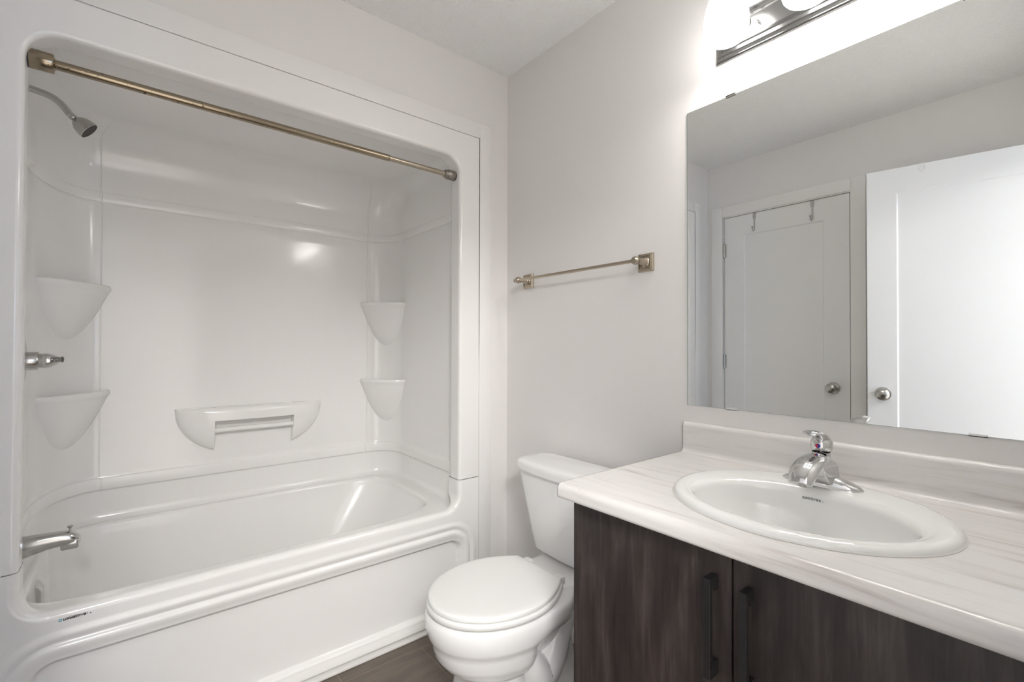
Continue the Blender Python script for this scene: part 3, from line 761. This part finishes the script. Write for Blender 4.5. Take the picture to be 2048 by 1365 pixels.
ct = MB()
CX0 = .800; CYL = .8085; CYR = YE+.002
XB0 = 1.352; BT = .9335
prof = [(CX0+.036, CBZ), (CX0+.012, CBZ)]
for k in range(7): a = -pi/2-pi/2*k/6; prof.append((CX0+.010+.010*cos(a), CBZ+.010+.010*sin(a)))
for k in range(9): a = pi-pi/2*k/8; prof.append((CX0+.016+.016*cos(a), CT-.016+.016*sin(a)))
prof += [(CX0+.10, CT), (CX0+.3, CT)]
for k in range(7): a = -pi/2+pi/2*k/6; prof.append((XB0-.014+.014*cos(a), CT+.014+.014*sin(a)))
for k in range(9): a = pi-pi/2*k/8; prof.append((XB0+.012+.012*cos(a), BT-.012+.012*sin(a)))
prof += [(XW-.0005, BT), (XW-.0005, CBZ)]
NY = 24
# the counter has a real cut-out for the basin: top strip is built as an annulus around it
SXC, SYC, SA, SB = 1.078, .383, .222, .252
rowsC = [[(x, lerp(CYL, CYR, j/NY), z) for j in range(NY+1)] for x, z in prof]
i0 = 2+7+9          # index of (CX0+.10, CT)
i1 = i0+1
partA = rowsC[:i0]; partB = rowsC[i1+1:]
ct.grid(partA); ct.grid(partB)
xa, xb_ = prof[i0-1][0], prof[i1+1][0]
# annulus between ellipse hole and rectangle (xa..xb_, CYR..CYL)
NA = 160; hole = []; outr = []
for i in range(NA):
    t = 2*pi*i/NA; hx, hy = SXC+(SA-.022)*cos(t), SYC+(SB-.022)*sin(t); hole.append((hx, hy, CT))
    dx, dy = cos(t)*SA, sin(t)*SB; sc_ = 1e9
    if dx > 1e-9: sc_ = min(sc_, (xb_-SXC)/dx)
    if dx < -1e-9: sc_ = min(sc_, (xa-SXC)/dx)
    if dy > 1e-9: sc_ = min(sc_, (CYL-SYC)/dy)
    if dy < -1e-9: sc_ = min(sc_, (CYR-SYC)/dy)
    outr.append([SXC+dx*sc_, SYC+dy*sc_, CT])
for cxx in (xa, xb_):
    for cyy in (CYR, CYL):
        j = min(range(NA), key=lambda i: math.dist(outr[i][:2], (cxx, cyy))); outr[j] = [cxx, cyy, CT]
ct.grid([outr, hole], cv=True); ct.grid([hole, [(x, y, CT-.03) for x, y, z in hole]], cv=True)
cto = ct.build('countertop', 'counter', ang=30)
tag(cto, 'off-white streaked laminate countertop with backsplash on the dark vanity', 'countertop')
endc = MB(); endc.cap([(x, CYL, z) for x, z in prof]); 
eo = endc.build('end_cap', 'counter', cto)
sl = MB().grid([[(x+(-.0004 if x < 1.2 else 0), CYL+.0006, z) for x, z in prof[1:-2]], [(x+(-.0004 if x < 1.2 else 0), CYL-.0006, z) for x, z in prof[1:-2]]]).build('edge_seam', 'edge', cto)

# sink
sk = empty('sink', (SXC, SYC, CT), 'white oval drop-in sink set in the streaked countertop', 'sink')
m_ = MB(); NS = 128
def el(cx, a, b, z, tilt=0): return [(cx+a*cos(2*pi*i/NS), SYC+b*sin(2*pi*i/NS), z+tilt*(cos(2*pi*i/NS))) for i in range(NS)]
rg = [el(SXC, SA-.003, SB-.003, CT+.0002), el(SXC, SA, SB, CT+.003), el(SXC, SA-.001, SB-.001, CT+.007), el(SXC, SA-.006, SB-.006, CT+.0115), el(SXC, SA-.014, SB-.014, CT+.0140)]
# rim to bowl: bowl centre is shifted to the front, leaving a wide ledge for the faucet
for k in range(1, 8):
    t = k/8; rg.append(el(SXC-.030*t**1.3*1.0, SA-.014-.048*t, SB-.014-.026*t, CT+.0140-.0005*t-.003*t**3))
bx = SXC-.030
for k in range(0, 9):
    a = pi/2*k/8; rg.append(el(bx-.003*sin(a), SA-.062-.016*sin(a), SB-.040-.016*sin(a), CT+.0105-.020*(1-cos(a))))
for k in range(1, 17):
    t = k/16; f = sqrt(max(0, 1-(t*.97)**2.6)); rg.append(el(bx-.003+.010*t, (SA-.078)*(.18+.82*f)*(1-.12*t), (SB-.056)*(.16+.84*f)*(1-.10*t), CT-.0095-.118*t))
rg.append(el(bx+.008, .024, .024, CT-.133))
m_.grid(rg, cv=True)
# underside skin
und = [el(SXC, SA-.022, SB-.022, CT-.002), el(bx, SA-.066, SB-.05, CT-.02), el(bx, SA-.10, SB-.09, CT-.11), el(bx, .05, .05, CT-.145), el(bx+.008, .024, .024, CT-.140)]
m_.grid(und, cv=True)
attach(m_.build('basin', 'sinkporc', ang=60), sk)
attach(MB().lathe([(0, 0), (.010, .0), (.019, .0015), (.024, .001), (.025, -.004)], (bx+.008, SYC, CT-.134), (0, 0, 1), 32).build('drain', 'chrome'), sk)
attach(MB().lathe([(SA, 0), (SA+.0025, .0006), (SA, .003)], (0, 0, 0), (0, 0, 1), 96, up=(1, 0, 0)).build('caulk_line', 'caulk'), sk)
cl = bpy.data.objects['caulk_line']
for v in cl.data.vertices: v.co = Vector((SXC+v.co.x, SYC+v.co.y*(SB/SA), CT+v.co.z))
text_mesh('printed_name', 'contrac', 0.0098, 'greyink', tm((1.1862, .4125, .8268), (.036, -1, 0), (.09, 0, 1)), sk, off=.00022, spacing=1.22)
text_mesh('printed_registered_mark', 'o', 0.0034, 'greyink', tm((1.1875, .3730, .8268), (.036, -1, 0), (.09, 0, 1)), sk, off=.0001)

# faucet
FX, FC = 1.236, .391; FZ0 = CT+.0125
fa = empty('basin_faucet', (FX, FC, FZ0), 'polished chrome single-lever faucet on the back ledge of the sink', 'faucet')
m_ = MB(); rg = []
NL = 30
for i in range(NL+1):
    t = -1+2*i/NL; y = FC+.082*t; wv_ = .0245*sqrt(max(1e-5, 1-abs(t)**2.3)); hh = .004+.0275*max(0, 1-abs(t)**1.5)**.9
    P = [(FX-wv_, y, FZ0-.001)]
    for k in range(15):
        a = pi*k/14; P.append((FX-wv_*cos(a), y, FZ0+.003+(hh-.003)*sin(a)**.8))
    P.append((FX+wv_, y, FZ0-.001)); rg.append(P)
m_.loft(rg); attach(m_.build('base_plate', 'chrome', ang=50), fa)
# body column, leaning back a little
m_ = MB(); rg = []
for i in range(13):
    t = i/12; z = FZ0+.006+.070*t; rx = lerp(.030, .0185, ss(0, .9, t)); ry = lerp(.038, .0185, ss(0, .8, t)); cx = FX+.003*t
    rg.append([(cx+rx*cos(a), FC+ry*sin(a), z+(.006*cos(a))*t) for a in [2*pi*k/40 for k in range(40)]])
m_.loft(rg); attach(m_.build('body', 'chrome', ang=50), fa)
# spout: arched hood reaching over the bowl
m_ = MB(); rg = []
sp_pts = [(.018, .056, .017, .016), (-.005, .062, .0230, .018), (-.030, .0655, .0265, .018), (-.058, .0650, .0285, .0175), (-.084, .0600, .0290, .017), (-.104, .0500, .0280, .016), (-.117, .0390, .0260, .0145), (-.124, .0290, .0235, .012)]
pp = smooth_path([(a, b, 0) for a, b, c, d in sp_pts], 4); ww = smooth_path([(c, d, 0) for a, b, c, d in sp_pts], 4)
for i, (p, q) in enumerate(zip(pp, ww)):
    t_ = (pp[min(i+1, len(pp)-1)]-pp[max(i-1, 0)]).normalized(); nx, nz = -t_.y, t_.x
    if nz < 0: nx, nz = -nx, -nz
    ring = []
    for k in range(32):
        a = 2*pi*k/32; yy = q.x*cos(a); up_ = q.y*sin(a)
        if up_ < 0: up_ *= .55
        zz = FZ0+p.y+nz*up_-.006
        ring.append((FX+p.x+nx*up_, FC+yy, zz))
    rg.append(ring)
m_.loft(rg)
spo2 = attach(m_.build('spout', 'chrome', ang=50), fa)
attach(MB().lathe([(0, 0), (.0095, 0), (.0105, .008), (0, .009)], (FX-.113, FC, FZ0+.016), (.15, 0, 1), 24).build('aerator', 'satin'), fa)
# side webs running from the spout down to the base
m_ = MB(); rg = []
for i in range(17):
    t = i/16; x = FX-.064+.070*t; zt2 = FZ0+.057+.004*t; zb2 = FZ0-.001+.044*(1-t)**2.2; hw = .0262+.0085*t**1.5; hh = (zt2-zb2)/2; zc = (zt2+zb2)/2
    rg.append([(x, FC+hw*(1-.22*sin(a)*t)*math.copysign(abs(cos(a))**.45, cos(a)), zc+hh*math.copysign(abs(sin(a))**.45, sin(a))) for a in [2*pi*k/40 for k in range(40)]])
m_.loft(rg)
attach(m_.build('spout_neck', 'chrome', ang=50), fa)
# lever handle: dome on top with a tongue tilted up and forward
HX, HZ = FX+.004, FZ0+.078
m_ = MB()
m_.lathe([(.0185, 0), (.0215, .003), (.0228, .010), (.0215, .020), (.0155, .030), (.0, .036)], (HX, FC, HZ), (.05, 0, 1), 36)
rg = []
lp = smooth_path([(HX+.012, 0, HZ+.018), (HX-.004, 0, HZ+.030), (HX-.025, 0, HZ+.040), (HX-.050, 0, HZ+.046), (HX-.070, 0, HZ+.046)], 5)
for i, p in enumerate(lp):
    t = i/(len(lp)-1); w2 = .0200-.002*t if t < .85 else .0183*sqrt(max(.04, 1-((t-.85)/.15)**2)); th = .0068-.002*t
    rg.append([(p.x+.25*th*sin(a), FC+w2*cos(a), p.z+th*sin(a)) for a in [2*pi*k/24 for k in range(24)]])
m_.loft(rg)
ln = attach(m_.build('lever_handle', 'chrome', ang=50), fa)
dt = MB().lathe([(0, 0), (.0048, 0), (.0048, .001), (0, .0012)], (HX-.0195, FC+.001, HZ+.013), (-1, -.05, .10), 24)
red = MB(); blu = MB()
for mbx, s0 in ((red, 0), (blu, 1)):
    P = [Vector((HX-.0236, FC, HZ+.013))]
    for k in range(13):
        a = (pi/2+pi*k/12) if s0 == 1 else (-pi/2+pi*k/12)
        P.append(Vector((HX-.0236, FC+.0050*cos(a), HZ+.013+.0050*sin(a))))
    Q = [p+Vector((.003, 0, 0)) for p in P]
    mbx.loft([[tuple(p) for p in Q], [tuple(p) for p in P]])
a_ = attach(red.build('hot_mark', 'red'), fa); b_ = attach(blu.build('cold_mark', 'blue'), fa)

# ------------------------------------------------------------------ mirror
MZ0, MZ1, MY1, MY0 = .9859, 1.9127, .8025, YE+.006
mi = empty('vanity_mirror', (XW, .38, MZ0), 'large frameless wall mirror above the countertop backsplash', 'mirror')
attach(MB().box(XW-.0045, XW-.0005, MY0, MY1, MZ0, MZ1).build('glass_sheet', 'glassedge'), mi)
attach(MB().grid([[(XW-.0047, MY0+.0005, MZ0+.0005), (XW-.0047, MY1-.0015, MZ0+.0005)], [(XW-.0047, MY0+.0005, MZ1-.0005), (XW-.0047, MY1-.0015, MZ1-.0005)]]).build('silvering', 'mirror'), mi)
for y, z, s in ((.662, MZ1, 1), (.15, MZ1, 1), (.661, MZ0, -1), (.146, MZ0, -1)):
    m_ = MB(); m_.box(XW-.0075, XW, y-.014, y+.014, min(z, z+s*.003), max(z, z+s*.003)); m_.box(XW-.0075, XW-.0052, y-.014, y+.014, min(z-s*.004, z+s*.002), max(z-s*.004, z+s*.002))
    attach(m_.build('mirror_clip', 'satin' if s > 0 else 'clear'), mi)

# ------------------------------------------------------------------ vanity light
LY = (.620, .420, .220); LX = 1.255; LZB = 2.009
vl = empty('vanity_light', (XW, .407, 2.08), 'chrome-backed wall light with three lit frosted glass shades above the mirror', 'wall lamp')
PY0, PY1, PZ0, PZ1 = .148, .706, 2.020, 2.144
def pr_(ins, h): return [(XW-h, PY0+ins, PZ0+ins), (XW-h, PY1-ins, PZ0+ins), (XW-h, PY1-ins, PZ1-ins), (XW-h, PY0+ins, PZ1-ins)]
m_ = MB(); rg = [pr_(0, .0005), pr_(0, .006), pr_(.004, .009), pr_(.006, .009), pr_(.010, .016), pr_(.013, .018), pr_(.022, .0185), pr_(.025, .023), pr_(.030, .026), pr_(.034, .026), pr_(.036, .022)]
m_.grid(rg, cv=True); m_.cap(rg[-1])
attach(m_.build('back_plate', 'plate', ang=15), vl)
for y in LY:
    m_ = MB()
    P = smooth_path([(XW-.022, y, 2.092), (XW-.028, y, 2.120), (XW-.034, y, 2.165), (XW-.060, y, 2.185), (LX, y, 2.180), (LX, y, 2.165)], 6)
    m_.tube(P, .006, 14); m_.lathe([(.024, 0), (.024, .003), (.015, .009), (.006, .012)], (XW-.022, y, 2.092), (-1, 0, 0), 28)
    m_.lathe([(0, .022), (.012, .020), (.024, .012), (.030, 0), (.031, -.014), (.028, -.014)], (LX, y, 2.152), (0, 0, 1), 32)
    arm_ = attach(m_.build('lamp_arm', 'chrome'), vl)
    sd = MB().lathe([(.027, .134), (.035, .127), (.0445, .110), (.0520, .086), (.0568, .062), (.0582, .044), (.0572, .026), (.0530, .011), (.0470, .003), (.0430, .0), (.0405, .001), (.0405, .010), (.048, .030), (.048, .06), (.030, .11), (.0, .115)], (LX, y, LZB), (0, 0, 1), 48)
    attach(sd.build('glass_shade', 'lit', ang=60), vl)
    bl_ = bpy.data.lights.new('bulb', 'AREA'); bl_.shape = 'DISK'; bl_.size = .072; bl_.energy = 0.45; bl_.color = (1.0, .975, .945)
    bo_ = bpy.data.objects.new('bulb_light', bl_); COL.objects.link(bo_); bo_.location = (LX, y, LZB+.006)
    attach(MB().lathe([(.0, 0), (.0045, 0), (.0045, .010), (0, .012)], (XW-.022, y-.045, 2.075), (-1, 0, 0), 16).build('thumb_nut', 'satin'), vl)

# ------------------------------------------------------------------ towel bar
tbz = 1.458
tbar = empty('towel_bar', (XW, 1.264, tbz), 'brushed nickel towel bar with square end plates on the wall over the toilet', 'towel bar')
BX = XW-.062
for y in (.957, 1.570):
    m_ = MB()
    def sq(s, h): return [(XW-h, y-s, tbz-s), (XW-h, y+s, tbz-s), (XW-h, y+s, tbz+s), (XW-h, y-s, tbz+s)]
    rg = [sq(.031, 0), sq(.031, .005), sq(.028, .008), sq(.0265, .008), sq(.025, .011), sq(.0225, .012), sq(.0215, .009)]
    m_.grid(rg, cv=True); m_.cap(rg[-1])
    attach(m_.build('wall_plate', 'nickel', ang=20), tbar)
    p = MB().lathe([(.0170, .008), (.0190, .010), (.0175, .0125), (.0150, .014), (.0155, .017), (.0140, .020), (.0108, .032), (.0082, .043), (.0082, .049), (.0118, .0525), (.0140, .058), (.0146, .0625), (.0136, .069), (.0095, .0745), (0, .0765)], (XW, y, tbz), (-1, 0, 0), 36)
    attach(p.build('post', 'nickel'), tbar)
attach(MB().tube([(BX, .957, tbz), (BX, 1.586, tbz)], .0062, 24).build('bar', 'nickel'), tbar)
attach(MB().lathe([(.0062, 0), (.0085, .003), (.009, .008), (.006, .014), (0, .016)], (BX, 1.584, tbz), (0, 1, 0), 24).build('bar_finial', 'nickel'), tbar)

# ------------------------------------------------------------------ over-door hooks on the closet door
def hook(y, label):
    r = empty('door_hook', (XO, y, 2.052), label, 'hook', 'hooks over the closet door')
    x = XO+.0006
    m_ = MB(); m_.box(XO-.035, XO+.002, y-.010, y+.010, 2.0605, 2.0618)
    m_.box(x, x+.0014, y-.0105, y+.0105, 2.030, 2.0618); 
    m_.loft([[(x, y-.0105, 2.030), (x, y+.0105, 2.030), (x+.0014, y+.0105, 2.030), (x+.0014, y-.0105, 2.030)], [(x, y-.004, 2.016), (x, y+.004, 2.016), (x+.0014, y+.004, 2.016), (x+.0014, y-.004, 2.016)]])
    m_.box(x, x+.0014, y-.0042, y+.0042, 1.955, 2.017)
    attach(m_.build('strap', 'strap'), r); m_ = MB()
    m_.tube(smooth_path([(x+.002, y, 1.958), (x+.004, y, 1.946), (x+.012, y, 1.938), (x+.022, y, 1.940), (x+.029, y, 1.950), (x+.032, y, 1.958)], 5), .0028, 12)
    m_.lathe([(0, -.006), (.004, -.0048), (.006, 0), (.004, .0048), (0, .006)], (x+.032, y, 1.961), (0, 0, 1), 20)
    attach(m_.build('hook_end', 'satin'), r); return r
hook(1.397, 'small metal over-door hook near the hinge side of the closet door, seen in the mirror')
hook(1.055, 'small metal over-door hook near the knob side of the closet door, seen in the mirror')
# clear plastic hook on the entry door's top
ph = empty('plastic_hook', (0, 0, 0), 'small clear plastic hook over the top of the open door, seen in the mirror', 'hook')
m_ = MB(); m_.box(-.037, .0015, -.012, .012, 2.0452, 2.0465); m_.box(.0004, .0016, -.012, .012, 2.030, 2.0465)
P = [(.0010, -.012, 2.030), (.0010, -.009, 2.014), (.0012, 0, 2.006), (.0010, .009, 2.014), (.0010, .012, 2.030)]
m_.tube(smooth_path(P, 5), .0014, 8)
po = m_.build('hook_body', 'clear'); po.parent = ph
t_ = .530/.745
ph.location = (-0.334+dv.x*.71, -0.016+dv.y*.71, 0.017); ph.rotation_euler = d2.rotation_euler
